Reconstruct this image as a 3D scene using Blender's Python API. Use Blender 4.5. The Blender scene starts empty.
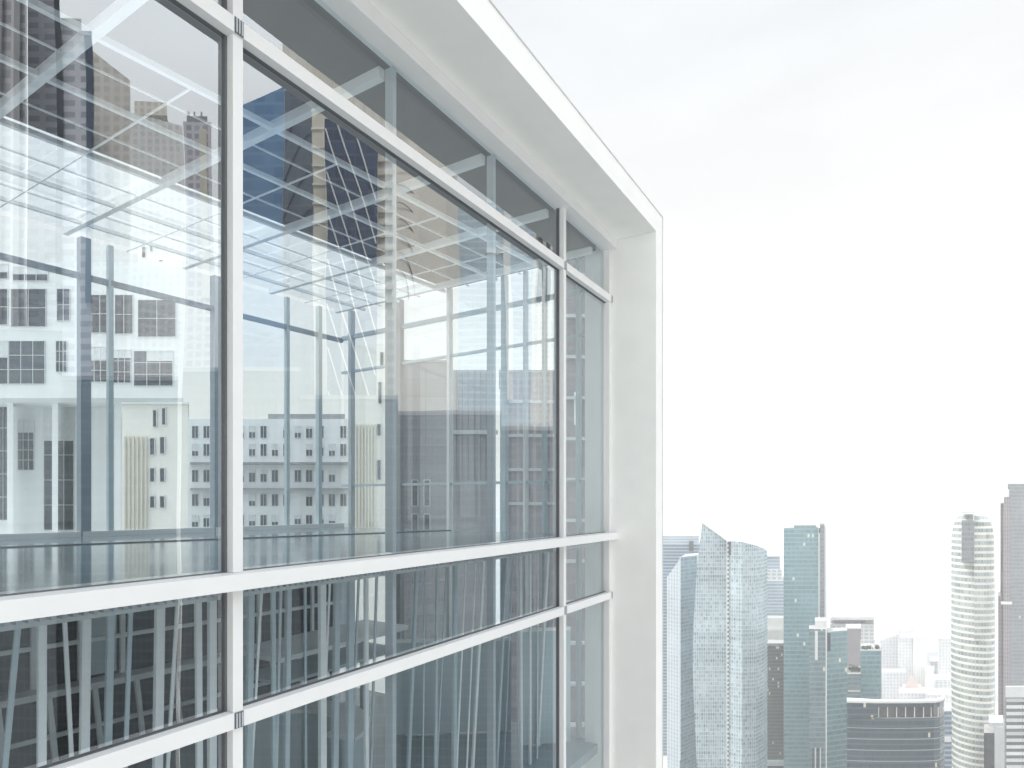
import bpy, bmesh, math, random
from mathutils import Vector, Matrix
random.seed(7)
S = bpy.context.scene
COL = S.collection

# ------------------------------------------------------------------ camera, sky, sun, exposure
H = 270.0                      # eye height above the city ground
F = 611.0                      # focal length in pixels of a 1024 wide frame
PHI = math.atan(378.0 / F)     # the facade runs along +Y, the view turns this much to its left
HOR = 502.0                    # horizon row
FWD = Vector((-math.sin(PHI), math.cos(PHI), 0)); RGT = Vector((math.cos(PHI), math.sin(PHI), 0))
cam = bpy.data.objects.new('camera', bpy.data.cameras.new('camera')); COL.objects.link(cam)
cam.location = (0, 0, H); cam.rotation_euler = (math.pi / 2, 0, PHI)
cam.data.sensor_width = 36; cam.data.lens = F / 1024 * 36
cam.data.shift_y = (HOR - 384) / 1024
cam.data.clip_start = 0.1; cam.data.clip_end = 30000
S.camera = cam

SUN_DIR = Vector((-0.46, -0.40, 0.79)).normalized()    # towards the sun
GLOW = Vector((0.50, 0.12, 0.86)).normalized()          # towards an added bright patch of sky
sun = bpy.data.objects.new('sun', bpy.data.lights.new('sun', 'SUN')); COL.objects.link(sun)
sun.data.energy = 2.0; sun.data.angle = math.radians(16); sun.data.color = (1, .965, .91)
sun.rotation_euler = SUN_DIR.to_track_quat('Z', 'Y').to_euler(); sun.location = (50, 0, 400)

W = bpy.data.worlds.new('World'); S.world = W; W.use_nodes = True
wn, wl = W.node_tree.nodes, W.node_tree.links
bg = wn['Background']; bg.inputs['Strength'].default_value = 0.1
sky = wn.new('ShaderNodeTexSky'); sky.sky_type = 'NISHITA'; sky.sun_disc = False
sky.sun_elevation = math.asin(SUN_DIR.z); sky.sun_rotation = math.atan2(SUN_DIR.x, SUN_DIR.y)
sky.air_density = 1.0; sky.dust_density = 3.0; sky.altitude = 100
tc = wn.new('ShaderNodeTexCoord'); sep = wn.new('ShaderNodeSeparateXYZ'); wl.new(tc.outputs['Generated'], sep.inputs[0])
ramp = wn.new('ShaderNodeValToRGB'); wl.new(sep.outputs['Z'], ramp.inputs[0])       # a veil of cloud, brighter low down
e = ramp.color_ramp.elements
e[0].position = 0.0; e[0].color = (1.14, 1.09, .96, 1)
e[1].position = 0.95; e[1].color = (.74, .78, .82, 1)
for p_, c_ in ((.25, (1.02, 1.0, .945, 1)), (.45, (.93, .935, .93, 1)), (.62, (.84, .86, .875, 1))): k = e.new(p_); k.color = c_
nz = wn.new('ShaderNodeTexNoise'); nz.inputs['Scale'].default_value = 3.0; nz.inputs['Detail'].default_value = 6
mp = wn.new('ShaderNodeMapping'); mp.inputs['Scale'].default_value = (1, 1, 3.5)
wl.new(tc.outputs['Generated'], mp.inputs[0]); wl.new(mp.outputs[0], nz.inputs['Vector'])
nr = wn.new('ShaderNodeMapRange'); nr.inputs['To Min'].default_value = 6.35; nr.inputs['To Max'].default_value = 6.85
nr.inputs['From Min'].default_value = .35; nr.inputs['From Max'].default_value = .65
wl.new(nz.outputs['Fac'], nr.inputs['Value'])
dt = wn.new('ShaderNodeVectorMath'); dt.operation = 'DOT_PRODUCT'; dt.inputs[1].default_value = GLOW; wl.new(tc.outputs['Generated'], dt.inputs[0])
gw = wn.new('ShaderNodeMapRange'); gw.interpolation_type = 'SMOOTHSTEP'; gw.inputs['From Min'].default_value = .60; gw.inputs['From Max'].default_value = 1.0
gw.inputs['To Min'].default_value = 1.0; gw.inputs['To Max'].default_value = 3.0; wl.new(dt.outputs['Value'], gw.inputs['Value'])      # added sky glow over the street, brightens the reflections in the glass
ml = wn.new('ShaderNodeMath'); ml.operation = 'MULTIPLY'; wl.new(nr.outputs[0], ml.inputs[0]); wl.new(gw.outputs[0], ml.inputs[1])
vm = wn.new('ShaderNodeVectorMath'); vm.operation = 'SCALE'; wl.new(ramp.outputs['Color'], vm.inputs[0]); wl.new(ml.outputs[0], vm.inputs['Scale'])
mx = wn.new('ShaderNodeMix'); mx.data_type = 'RGBA'; mx.inputs['Factor'].default_value = .92
wl.new(sky.outputs[0], mx.inputs['A']); wl.new(vm.outputs[0], mx.inputs['B']); wl.new(mx.outputs['Result'], bg.inputs['Color'])

S.view_settings.view_transform = 'Standard'; S.view_settings.look = 'None'; S.view_settings.gamma = 1
S.view_settings.use_curve_mapping = False
S.view_settings.exposure = 0.76
cy = S.cycles if hasattr(S, 'cycles') else None
S.render.engine = 'CYCLES'; cy = S.cycles
cy.max_bounces = 10; cy.diffuse_bounces = 4; cy.glossy_bounces = 5; cy.transmission_bounces = 6
cy.volume_bounces = 4; cy.transparent_max_bounces = 24; cy.use_denoising = True
cy.sample_clamp_indirect = 8; cy.caustics_reflective = False; cy.caustics_refractive = False

# ------------------------------------------------------------------ materials
def new_mat(name):
    m = bpy.data.materials.new(name); m.use_nodes = True
    return m, m.node_tree.nodes, m.node_tree.links

def plain(name, col, rough=.6, metal=0.0, var=.08, scale=3.0, spec=.5, bump=0.0):
    m, n, l = new_mat(name); b = n['Principled BSDF']
    t = n.new('ShaderNodeTexCoord'); z = n.new('ShaderNodeTexNoise'); z.inputs['Scale'].default_value = scale
    z.inputs['Detail'].default_value = 5; l.new(t.outputs['Object'], z.inputs['Vector'])
    r = n.new('ShaderNodeMapRange'); r.inputs['To Min'].default_value = 1 - var; r.inputs['To Max'].default_value = 1 + var
    r.inputs['From Min'].default_value = .3; r.inputs['From Max'].default_value = .7
    l.new(z.outputs['Fac'], r.inputs['Value'])
    v = n.new('ShaderNodeVectorMath'); v.operation = 'SCALE'; v.inputs[0].default_value = col; l.new(r.outputs[0], v.inputs['Scale'])
    l.new(v.outputs[0], b.inputs['Base Color'])
    b.inputs['Roughness'].default_value = rough; b.inputs['Metallic'].default_value = metal
    b.inputs['Specular IOR Level'].default_value = spec
    if bump:
        bp = n.new('ShaderNodeBump'); bp.inputs['Strength'].default_value = bump; bp.inputs['Distance'].default_value = .02
        l.new(z.outputs['Fac'], bp.inputs['Height']); l.new(bp.outputs[0], b.inputs['Normal'])
    return m

def glass(name, tint, base, edge, wav=.0015, scale=.7):
    """coated window glass: clear straight through, mirror-like part that grows towards grazing angles"""
    m, n, l = new_mat(name); n.remove(n['Principled BSDF']); o = n['Material Output']
    tr = n.new('ShaderNodeBsdfTransparent'); tr.inputs[0].default_value = (*tint, 1)
    gl = n.new('ShaderNodeBsdfGlossy'); gl.inputs['Roughness'].default_value = 0.0; gl.inputs[0].default_value = (.93, .97, 1, 1)
    lw = n.new('ShaderNodeLayerWeight'); lw.inputs['Blend'].default_value = .5
    pw = n.new('ShaderNodeMath'); pw.operation = 'POWER'; pw.inputs[1].default_value = 1.45; l.new(lw.outputs['Facing'], pw.inputs[0])
    mr = n.new('ShaderNodeMapRange'); mr.inputs['To Min'].default_value = base; mr.inputs['To Max'].default_value = edge
    l.new(pw.outputs[0], mr.inputs['Value'])
    t = n.new('ShaderNodeTexCoord'); z = n.new('ShaderNodeTexNoise'); z.inputs['Scale'].default_value = scale; z.inputs['Detail'].default_value = 1.5
    l.new(t.outputs['Object'], z.inputs['Vector'])
    bp = n.new('ShaderNodeBump'); bp.inputs['Strength'].default_value = 1; bp.inputs['Distance'].default_value = wav
    l.new(z.outputs['Fac'], bp.inputs['Height']); l.new(bp.outputs[0], gl.inputs['Normal'])
    mix = n.new('ShaderNodeMixShader'); l.new(mr.outputs[0], mix.inputs[0]); l.new(tr.outputs[0], mix.inputs[1]); l.new(gl.outputs[0], mix.inputs[2])
    l.new(mix.outputs[0], o.inputs['Surface'])
    return m

def curtain(name, g1, g2, frame, span, bw=3.0, fh=3.6, mull=.14, sp=.28, lit=0.0, rough=.18, spec=.6, big=.18, skip=0.0):
    """tower cladding from UVs in metres: bays, storeys, spandrels, window-to-window differences"""
    m, n, l = new_mat(name); b = n['Principled BSDF']
    def math_(op, a, c=None):
        q = n.new('ShaderNodeMath'); q.operation = op
        for i, x in enumerate((a, c)):
            if x is None: continue
            if isinstance(x, (int, float)): q.inputs[i].default_value = x
            else: l.new(x, q.inputs[i])
        return q.outputs[0]
    def mixc(f, a, c):
        q = n.new('ShaderNodeMix'); q.data_type = 'RGBA'
        if isinstance(f, (int, float)): q.inputs['Factor'].default_value = f
        else: l.new(f, q.inputs['Factor'])
        for s, x in (('A', a), ('B', c)):
            if isinstance(x, tuple): q.inputs[s].default_value = (*x, 1)
            else: l.new(x, q.inputs[s])
        return q.outputs['Result']
    uv = n.new('ShaderNodeUVMap'); uv.uv_map = 'UVMap'
    sx = n.new('ShaderNodeSeparateXYZ'); l.new(uv.outputs[0], sx.inputs[0])
    cu = math_('DIVIDE', sx.outputs[0], bw); cv = math_('DIVIDE', sx.outputs[1], fh)
    fu = math_('FRACT', cu); fv = math_('FRACT', cv); iu = math_('FLOOR', cu); iv = math_('FLOOR', cv)
    c1 = n.new('ShaderNodeCombineXYZ'); l.new(iu, c1.inputs[0]); l.new(iv, c1.inputs[1])
    wnz = n.new('ShaderNodeTexWhiteNoise'); wnz.noise_dimensions = '2D'; l.new(c1.outputs[0], wnz.inputs['Vector'])
    c2 = n.new('ShaderNodeCombineXYZ'); l.new(iv, c2.inputs[0]); c2.inputs[1].default_value = 3.7
    wn2 = n.new('ShaderNodeTexWhiteNoise'); wn2.noise_dimensions = '2D'; l.new(c2.outputs[0], wn2.inputs['Vector'])
    bn = n.new('ShaderNodeTexNoise'); bn.inputs['Scale'].default_value = .03; bn.inputs['Detail'].default_value = 3; l.new(uv.outputs[0], bn.inputs['Vector'])
    mixf = math_('ADD', math_('MULTIPLY', wnz.outputs['Value'], .5), math_('ADD', math_('MULTIPLY', wn2.outputs['Value'], .28), math_('MULTIPLY', bn.outputs['Fac'], .3)))
    gc = mixc(mixf, g1, g2)
    isf = math_('LESS_THAN', fu, mull); iss = math_('LESS_THAN', fv, sp)
    spc = mixc(math_('MULTIPLY', wn2.outputs['Value'], big * 2), span, g2)
    c = mixc(iss, gc, spc); c = mixc(isf, c, frame)
    bv = math_('ADD', math_('MULTIPLY', bn.outputs['Fac'], 2 * big), 1 - big)
    v = n.new('ShaderNodeVectorMath'); v.operation = 'SCALE'; l.new(c, v.inputs[0]); l.new(bv, v.inputs['Scale'])
    l.new(v.outputs[0], b.inputs['Base Color'])
    solid = math_('MAXIMUM', isf, iss)
    rr = math_('ADD', math_('MULTIPLY', solid, .45), rough); l.new(rr, b.inputs['Roughness'])
    b.inputs['Specular IOR Level'].default_value = spec
    if lit > 0:
        on = math_('MULTIPLY', math_('GREATER_THAN', wnz.outputs['Value'], 1 - lit), math_('SUBTRACT', 1, solid))
        b.inputs['Emission Color'].default_value = (1, .86, .58, 1)
        l.new(math_('MULTIPLY', on, .36), b.inputs['Emission Strength'])
    return m

M = {}
M['frame_white'] = plain('white rendered concrete', (.83, .84, .83), .7, var=.022, scale=3.0, bump=.05)
M['metal_white'] = plain('white coated aluminium', (.75, .76, .77), .38, var=.015, scale=4)
M['metal_grey'] = plain('grey aluminium', (.46, .50, .53), .4, var=.04)
M['metal_dark'] = plain('dark bracket steel', (.10, .11, .13), .45, var=.1)
M['gasket'] = plain('black gasket', (.11, .115, .125), .6)
M['ceiling'] = plain('dark ceiling board', (.032, .032, .036), .8, var=.12, scale=.8)
M['slab'] = plain('slab edge', (.55, .57, .58), .7)
M['floor'] = plain('polished teal grey floor', (.20, .26, .29), .09, var=.1, scale=.6, spec=.8)
M['beam'] = plain('pale ceiling beam', (.84, .86, .87), .5, var=.03)
M['fin'] = plain('blue grey interior fin', (.48, .56, .60), .45, var=.06)
M['dark_frame'] = plain('slate window frame', (.27, .32, .37), .45, var=.08)
M['dark_wall'] = plain('dark glazed back wall', (.030, .030, .038), .4, var=.2, scale=.9)
M['teal_panel'] = plain('pale teal panel', (.50, .59, .62), .5, var=.06, scale=.7)
M['grid'] = plain('white grid bar', (.87, .89, .90), .45, var=.04)
M['pane'] = glass('facade glass', (.885, .95, .98), .26, .44, wav=.006, scale=.45)
M['pane_clear'] = glass('clear inner glass', (.90, .94, .95), .05, .45, wav=.0005)
M['concrete'] = plain('pale city concrete', (.62, .62, .60), .85, var=.15, scale=.02)
M['asphalt'] = plain('asphalt', (.06, .06, .063), .85, var=.1, scale=.3)
M['white_wall'] = plain('white building render', (.84, .86, .87), .7, var=.04, scale=.3)
M['cream_wall'] = plain('cream building render', (.68, .64, .55), .7, var=.05, scale=.3)
M['warm_wall'] = plain('warm white render', (.86, .84, .79), .7, var=.04, scale=.3)
M['stone_grey'] = plain('grey stone', (.30, .30, .315), .7, var=.12, scale=.25)
M['window_dark'] = plain('dark window glass', (.045, .055, .075), .08, var=.5, scale=.25, spec=.9)
M['blind'] = plain('white blind', (.7, .72, .74), .7)
M['white_trim'] = plain('white tower trim', (.74, .76, .77), .55, var=.04, scale=.2)
M['pink_grey'] = plain('pinkish grey cladding', (.30, .275, .30), .6, var=.08, scale=.1)
M['roof'] = plain('pale flat roof', (.48, .48, .48), .85, var=.12, scale=.2)
M['leaf'] = plain('roof garden leaves', (.045, .075, .045), .7, var=.4, scale=2)
M['bark'] = plain('bark', (.11, .08, .06), .9)
M['navy'] = plain('navy brace', (.05, .08, .14), .4)

# ------------------------------------------------------------------ mesh building
class MB:
    def __init__(self): self.f = []                       # (points, uvs, material index)
    def face(self, pts, uvs=None, mi=0):
        pts = [Vector(p) for p in pts]
        if uvs is None:
            nrm = (pts[1] - pts[0]).cross(pts[2] - pts[0])
            if nrm.length > 0 and abs(nrm.z) < .7 * nrm.length:
                t = Vector((-nrm.y, nrm.x, 0)).normalized(); uvs = [(p.dot(t), p.z) for p in pts]
            else: uvs = [(p.x, p.y) for p in pts]
        self.f.append((pts, uvs, mi)); return self
    def box(self, a, b, mi=0):
        x0, y0, z0 = (min(a[i], b[i]) for i in range(3)); x1, y1, z1 = (max(a[i], b[i]) for i in range(3))
        return self.prism([(x0, y0), (x1, y0), (x1, y1), (x0, y1)], z0, z1, mi)
    def prism(self, poly, z0, z1, mi=0, cap=None):
        """poly: plan corners; z1 a number or one height per corner"""
        n = len(poly); ar = sum(poly[i][0] * poly[(i + 1) % n][1] - poly[(i + 1) % n][0] * poly[i][1] for i in range(n))
        zt = list(z1) if isinstance(z1, (list, tuple)) else [z1] * n
        if ar < 0: poly = poly[::-1]; zt = zt[::-1]
        u = 0
        for i in range(n):
            j = (i + 1) % n; p, q = poly[i], poly[j]; L = math.hypot(q[0] - p[0], q[1] - p[1])
            self.face([(p[0], p[1], z0), (q[0], q[1], z0), (q[0], q[1], zt[j]), (p[0], p[1], zt[i])],
                      [(u, z0), (u + L, z0), (u + L, zt[j]), (u, zt[i])], mi); u += L
        c = mi if cap is None else cap
        self.face([(p[0], p[1], z) for p, z in zip(poly, zt)], None, c)
        self.face([(p[0], p[1], z0) for p in poly[::-1]], None, c)
        return self
    def slab(self, pts, thick, mi=0):
        """closed outline in space pushed along a thickness vector"""
        pts = [Vector(p) for p in pts]; t = Vector(thick)
        nrm = Vector((0, 0, 0))
        for i in range(len(pts)): nrm += pts[i].cross(pts[(i + 1) % len(pts)])
        if nrm.dot(t) > 0: pts = pts[::-1]
        self.face(pts, None, mi); self.face([p + t for p in pts[::-1]], None, mi)
        for i in range(len(pts)):
            p, q = pts[i], pts[(i + 1) % len(pts)]; self.face([q, p, p + t, q + t], None, mi)
        return self
    def bar(self, p, q, w, d=None, mi=0):
        """rectangular bar between two points: w across, d the other way (up where it can be)"""
        p, q = Vector(p), Vector(q); d = d or w; ax = (q - p).normalized()
        up = Vector((0, 0, 1)) if abs(ax.z) < .9 else Vector((0, 1, 0))
        s = ax.cross(up).normalized() * w / 2; t = s.cross(ax).normalized() * d / 2
        a = [p - s - t, p + s - t, p + s + t, p - s + t]; b = [v + (q - p) for v in a]
        for i in range(4): self.face([a[i], a[(i + 1) % 4], b[(i + 1) % 4], b[i]][::-1], None, mi)
        self.face(a, None, mi); self.face(b[::-1], None, mi); return self
    def tube(self, p, q, r0, r1=None, n=8, mi=0):
        p, q = Vector(p), Vector(q); r1 = r0 if r1 is None else r1; ax = (q - p).normalized()
        s = ax.orthogonal().normalized(); t = ax.cross(s)
        A = [p + (s * math.cos(2 * math.pi * i / n) + t * math.sin(2 * math.pi * i / n)) * r0 for i in range(n)]
        B = [q + (s * math.cos(2 * math.pi * i / n) + t * math.sin(2 * math.pi * i / n)) * r1 for i in range(n)]
        for i in range(n): j = (i + 1) % n; self.face([A[i], A[j], B[j], B[i]], None, mi)
        self.face(A[::-1], None, mi); self.face(B, None, mi); return self
    def lathe(self, c, prof, n=48, mi=0, a0=0, a1=2 * math.pi):
        for (r0, z0), (r1, z1) in zip(prof, prof[1:]):
            for i in range(n):
                a, b = a0 + (a1 - a0) * i / n, a0 + (a1 - a0) * (i + 1) / n; R = max(r0, r1)
                P = lambda r, t, z: (c[0] + r * math.cos(t), c[1] + r * math.sin(t), z)
                pts = [P(r0, a, z0), P(r0, b, z0), P(r1, b, z1), P(r1, a, z1)]
                uv = [(a * prof[0][0], z0), (b * prof[0][0], z0), (b * prof[0][0], z1), (a * prof[0][0], z1)]
                if r1 < 1e-4: pts, uv = pts[:3], uv[:3]
                elif r0 < 1e-4: pts, uv = [pts[0], pts[2], pts[3]], [uv[0], uv[2], uv[3]]
                self.face(pts, uv, mi)
        return self
    def build(self, name, mats, parent=None, merge=True):
        mats = mats if isinstance(mats, (list, tuple)) else [mats]
        base = parent_base(parent)
        bm = bmesh.new(); uvl = bm.loops.layers.uv.new('UVMap'); cache = {}
        for pts, uvs, mi in self.f:
            vs = []
            for p in pts:
                p = p - base; kx = (round(p.x, 4), round(p.y, 4), round(p.z, 4))
                v = cache.get(kx)
                if v is None: v = cache[kx] = bm.verts.new(p)
                vs.append(v)
            try: fc = bm.faces.new(vs)
            except ValueError: continue
            fc.material_index = mi
            for lp, u in zip(fc.loops, uvs): lp[uvl].uv = u
        me = bpy.data.meshes.new(name); bm.to_mesh(me); bm.free()
        for m in mats: me.materials.append(m)
        o = bpy.data.objects.new(name, me); COL.objects.link(o)
        if parent: o.parent = parent
        return o

BASES = {}
def parent_base(p): return BASES.get(p.name, Vector((0, 0, 0))) if p else Vector((0, 0, 0))
def thing(name, label, cat, base, group=None):
    o = bpy.data.objects.new(name, None); COL.objects.link(o); o.location = base
    o.empty_display_size = 1; BASES[o.name] = Vector(base)
    o['label'] = label; o['category'] = cat
    if group: o['group'] = group
    return o
def sub(mb, name, mat, parent_obj):
    """a sub-part: its parent is a mesh part that sits at the thing's base"""
    BASES[parent_obj.name] = BASES.get(parent_obj.name, parent_base(parent_obj.parent))
    return mb.build(name, mat, parent_obj)
def structure(o): o['kind'] = 'structure'; return o

# pixel (column, row) at a depth along the view -> a real place in the city
def P(px, py, d):
    v = FWD * d + RGT * ((px - 512) / F * d); return Vector((v.x, v.y, H + (HOR - py) / F * d))
def XY(px, d): v = P(px, 0, d); return (v.x, v.y)
def Z(py, d): return H + (HOR - py) / F * d

XF = -4.05            # front of the mullions
XG = XF - .09         # the glass
def mir(v):           # opposite side of the street, as met by the mirror image in the glass
    return Vector((2 * XG - v[0], v[1], v[2])) if len(v) == 3 else (2 * XG - v[0], v[1])

# ------------------------------------------------------------------ the ground, the water, the streets
g = MB(); g.box((-2500, -1500, -.5), (2600, 1050, 0)); structure(g.build('ground', M['concrete']))
wm, wn_, wl_ = new_mat('pale sea'); wb = wn_['Principled BSDF']; wb.inputs['Base Color'].default_value = (.45, .50, .51, 1)
wb.inputs['Roughness'].default_value = .25; wb.inputs['Specular IOR Level'].default_value = .5
tz = wn_.new('ShaderNodeTexNoise'); tz.inputs['Scale'].default_value = .05; tz.inputs['Detail'].default_value = 4
tcc = wn_.new('ShaderNodeTexCoord'); wl_.new(tcc.outputs['Object'], tz.inputs['Vector'])
bb = wn_.new('ShaderNodeBump'); bb.inputs['Strength'].default_value = .3; bb.inputs['Distance'].default_value = .5
wl_.new(tz.outputs['Fac'], bb.inputs['Height']); wl_.new(bb.outputs[0], wb.inputs['Normal'])
g = MB(); g.box((-9000, 1050.5, -.6), (9000, 9000, -.1)); structure(g.build('sea', wm))
g = MB(); g.box((20, -900, .004), (36, 1000, .008)); structure(g.build('road', M['asphalt']))

# ------------------------------------------------------------------ the glass office building
Y0, YR, YO = -14.0, 9.782, 10.11             # facade start, reveal of the end frame, outer end
XFR = -3.27                                  # front of the frame
def zz(h): return H + h
B = thing('glass_office_building', 'white framed glass office building with big panes and floating portal frame', 'building', (XF, 2, 0))
m = MB(); m.prism([(XFR, Y0), (XFR, YO), (XF - .5, YO), (XF - .5, Y0)], zz(4.455), zz(4.805)); m.build('frame_canopy', M['frame_white'], B)
m = MB(); m.box((XFR, YR, zz(-30)), (XF - .5, YO, zz(4.453))); m.build('frame_column', M['frame_white'], B)
m = MB(); m.bar((XFR + .004, Y0, zz(4.812)), (XFR + .004, YO + .008, zz(4.812)), .012, .010); m.bar((XFR + .004, YO + .009, zz(-30)), (XFR + .004, YO + .009, zz(4.805)), .012, .010); m.build('edge_trim', M['slab'], B)
m = MB(); m.prism([(XF - .502, Y0), (XF - .502, YO - .02), (XG - 4.2 + (YO - 3.8) * .114, YO - .02), (XG - 4.2 + (Y0 - 3.8) * .114, Y0)], zz(4.46), zz(4.80)); m.build('roof', M['roof'], B)
m = MB(); m.box((XF + .107, Y0, zz(4.304)), (XG - .06, YR - .002, zz(4.453))); m.build('header', M['metal_white'], B)
for (z0, z1, f) in ((3.405, 3.52, .012), (-.632, -.515, .107), (-1.645, -1.53, .012)):
    m = MB(); m.box((XF + f, Y0, zz(z0)), (XG + .012, YR - .003, zz(z1))); r = m.build('rail', M['metal_white'], B)
    q = MB(); q.box((XG + .02, Y0, zz(z0 - .005)), (XG - .03, YR - .004, zz(z1 + .004))); sub(q, 'gasket', M['gasket'], r)
MULL = [-8.15 + .0, -2.72, 2.742, 8.02]
MZ = [(3.522, 4.302), (-.513, 3.403), (-1.528, -.634), (-20, -1.647)]
for y in MULL:
    for z0, z1 in MZ:
        m = MB(); m.box((XF, y - .04, zz(z0)), (XG + .015, y + .04, zz(z1))); r = m.build('mullion', M['metal_white'], B)
        q = MB(); q.box((XG + .02, y - .058, zz(z0)), (XG - .03, y + .042, zz(z1))); sub(q, 'gasket', M['gasket'], r)
    for z0, z1 in ((3.405, 3.52), (-1.645, -1.53)):
        m = MB(); m.box((XF + .010, y - .036, zz(z0)), (XF + .016, y + .036, zz(z1)))
        for k in (-1, 0, 1): m.box((XF + .017, y + k * .022 - .005, zz(z0 + .006)), (XF + .024, y + k * .022 + .005, zz(z1 - .006)), 1)
        m.build('bracket', [M['metal_dark'], M['metal_grey']], B)
m = MB(); m.box((XF - .01, YR - .07, zz(-20)), (XG - .03, YR - .004, zz(4.302))); m.build('end_mullion', M['metal_white'], B)
for z0, z1 in ((3.405, 3.52), (-1.645, -1.53)):
    m = MB(); m.box((XF + .013, YR - .022, zz(z0)), (XF + .018, YR - .005, zz(z1))); m.build('end_bracket', M['metal_dark'], B)
# the row of grille teeth under the main rail
m = MB()
y = 1.0
while y < YR - .1:
    m.box((XG - .02, y, zz(-.69)), (XG - .10, y + .028, zz(-.64))); y += .056
gr = m.build('vent_grille', M['metal_grey'], B)
# slimmer verticals just behind the glass
for y in (-6.3, -4.5, -.95, .9, 4.53, 6.33):
    for z0, z1 in ((-4.2, -.66), (-.50, 4.30)):
        m = MB(); m.box((XG - .03, y - .026, zz(z0)), (XG - .13, y + .026, zz(z1))); m.build('inner_mullion', M['metal_grey'], B)
# panes
bays = [Y0] + MULL + [YR - .07]
for a, b in zip(bays, bays[1:]):
    for z0, z1 in ((3.53, 4.30), (-.505, 3.395), (-1.52, -.64), (-6.2, -1.655)):
        m = MB(); m.face([(XG, a + .05, zz(z0)), (XG, b - .05, zz(z0)), (XG, b - .05, zz(z1)), (XG, a + .05, zz(z1))]); m.build('glass_pane', M['pane'], B)
# slabs, ceiling, floors
SK = math.tan(math.radians(6.5))            # the back of the plan runs a little askew
def XB(y): return -11.45 + (y - 3.8) * SK   # back wall
yb0, yb1 = -14.0, 9.93
def plan(x0, off=0): return [(x0, yb0), (x0, yb1), (XB(yb1) - off, yb1), (XB(yb0) - off, yb0)]
def XC(y, d): return XG - d + (y - 3.8) * SK
m = MB(); m.prism([(XG - .2, yb0), (XG - .2, yb1), (XC(yb1, 4.25), yb1), (XC(yb0, 4.25), yb0)], zz(4.36), zz(4.458)); m.build('ceiling', M['ceiling'], B)
m = MB(); m.face([(XC(yb0, 4.27), yb0, zz(4.42)), (XC(yb1, 4.27), yb1, zz(4.42)), (XB(yb1), yb1, zz(4.42)), (XB(yb0), yb0, zz(4.42))]); m.build('rooflight_pane', M['pane_clear'], B)
m = MB(); m.prism(plan(XG - .17), zz(-.60), zz(-.575)); m.build('floor', M['floor'], B)
m = MB(); m.prism(plan(XG - .17), zz(-.74), zz(-.603)); m.build('floor_slab', M['slab'], B)
m = MB(); m.prism(plan(XG - .17, .3), zz(-4.35), zz(-4.2)); m.build('floor', M['floor'], B)
m = MB(); m.prism([(XG - .1, yb0), (XG - .1, YO - .03), (-17, YO - .03), (-17, yb0)], 0, zz(-6.2))
M['shaft'] = curtain('own tower cladding', (.06, .09, .11), (.12, .16, .18), (.6, .62, .63), (.10, .13, .15), 1.8, 4.0, .06, .25)
m.build('tower_shaft', M['shaft'], B)
# ceiling beams: across, then lengthwise
ZB = 4.25
for y in (-4.5, -2.72, -.95, .9, 2.742, 4.53, 6.33, 8.02, 9.6):
    m = MB(); m.box((XG - .2, y - .04, zz(ZB)), (XB(y) + .2, y + .04, zz(4.358))); m.build('cross_beam', M['beam'], B)
for d, w in ((1.95, .06), (2.45, .018), (3.0, .055), (3.65, .018), (4.25, .06), (4.9, .018), (5.5, .05), (6.0, .018), (6.5, .05)):
    p = Vector((XG - d - (3.8 - yb0) * SK, yb0, zz(ZB + .035))); q = Vector((XG - d + (9.85 - 3.8) * SK, 9.85, zz(ZB + .035)))
    if q.x > XG - .3: t = (XG - .3 - p.x) / (q.x - p.x); q = p.lerp(q, t)
    m = MB(); m.bar(p, q, w, w); m.build('long_beam', M['beam'], B)
for y in (-3.6, -1.8, 0.0, 1.8, 3.62, 5.4, 7.2, 8.8):
    m = MB(); m.bar((XC(y, 1.98), y, zz(ZB + .02)), (XB(y) + .2, y, zz(ZB + .02)), .018, .018); m.build('cross_rod', M['beam'], B)
# back glazing of the main storey: mullions, transom, sill
def bwall(px, off=0.0):
    """where the ray of a picture column meets the back wall"""
    d = P(px, HOR, 1); 
    t = (-11.45 - 3.8 * SK + off) / (d.x - SK * d.y); return Vector((d.x * t, d.y * t, 0))
def ewall(px, yw=9.93):
    d = P(px, HOR, 1); t = yw / d.y; return Vector((d.x * t, d.y * t, 0))
def post(p, w, z0, z1, mat, name='post', dx=None):
    m = MB(); dx = dx or w; m.box((p.x - dx / 2, p.y - w / 2, zz(z0)), (p.x + dx / 2, p.y + w / 2, zz(z1))); return m.build(name, mat, B)
for px, w, mt in ((-60, .15, 'dark_frame'), (-15, .1, 'fin'), (84, .15, 'dark_frame'), (110, .08, 'fin'), (216, .15, 'dark_frame'), (287, .08, 'fin'), (319, .10, 'fin')):
    post(bwall(px), w, -.573, 4.355, M[mt], 'back_mullion')
a, b = bwall(-80), Vector((XB(yb1), yb1, 0))
m = MB(); m.bar((a.x, a.y, zz(3.72)), (b.x, b.y, zz(3.72)), .08, .09); m.build('back_transom', M['dark_frame'], B)
m = MB(); m.bar((a.x, a.y, zz(-.53)), (b.x, b.y, zz(-.53)), .16, .09); m.build('back_sill', M['metal_white'], B)
m = MB(); m.bar((a.x + 2.0, a.y, zz(-.568)), (b.x + 3.2, b.y - .1, zz(-.568)), .10, .014); m.build('floor_joint', M['gasket'], B)
pts = [bwall(-80), bwall(84), bwall(216), bwall(319), Vector((XB(yb1), yb1, 0))]
for p, q in zip(pts, pts[1:]):
    m = MB(); m.face([(p.x - .03, p.y, zz(-.57)), (q.x - .03, q.y, zz(-.57)), (q.x - .03, q.y, zz(4.35)), (p.x - .03, p.y, zz(4.35))]); m.build('back_pane', M['pane_clear'], B)
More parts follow.
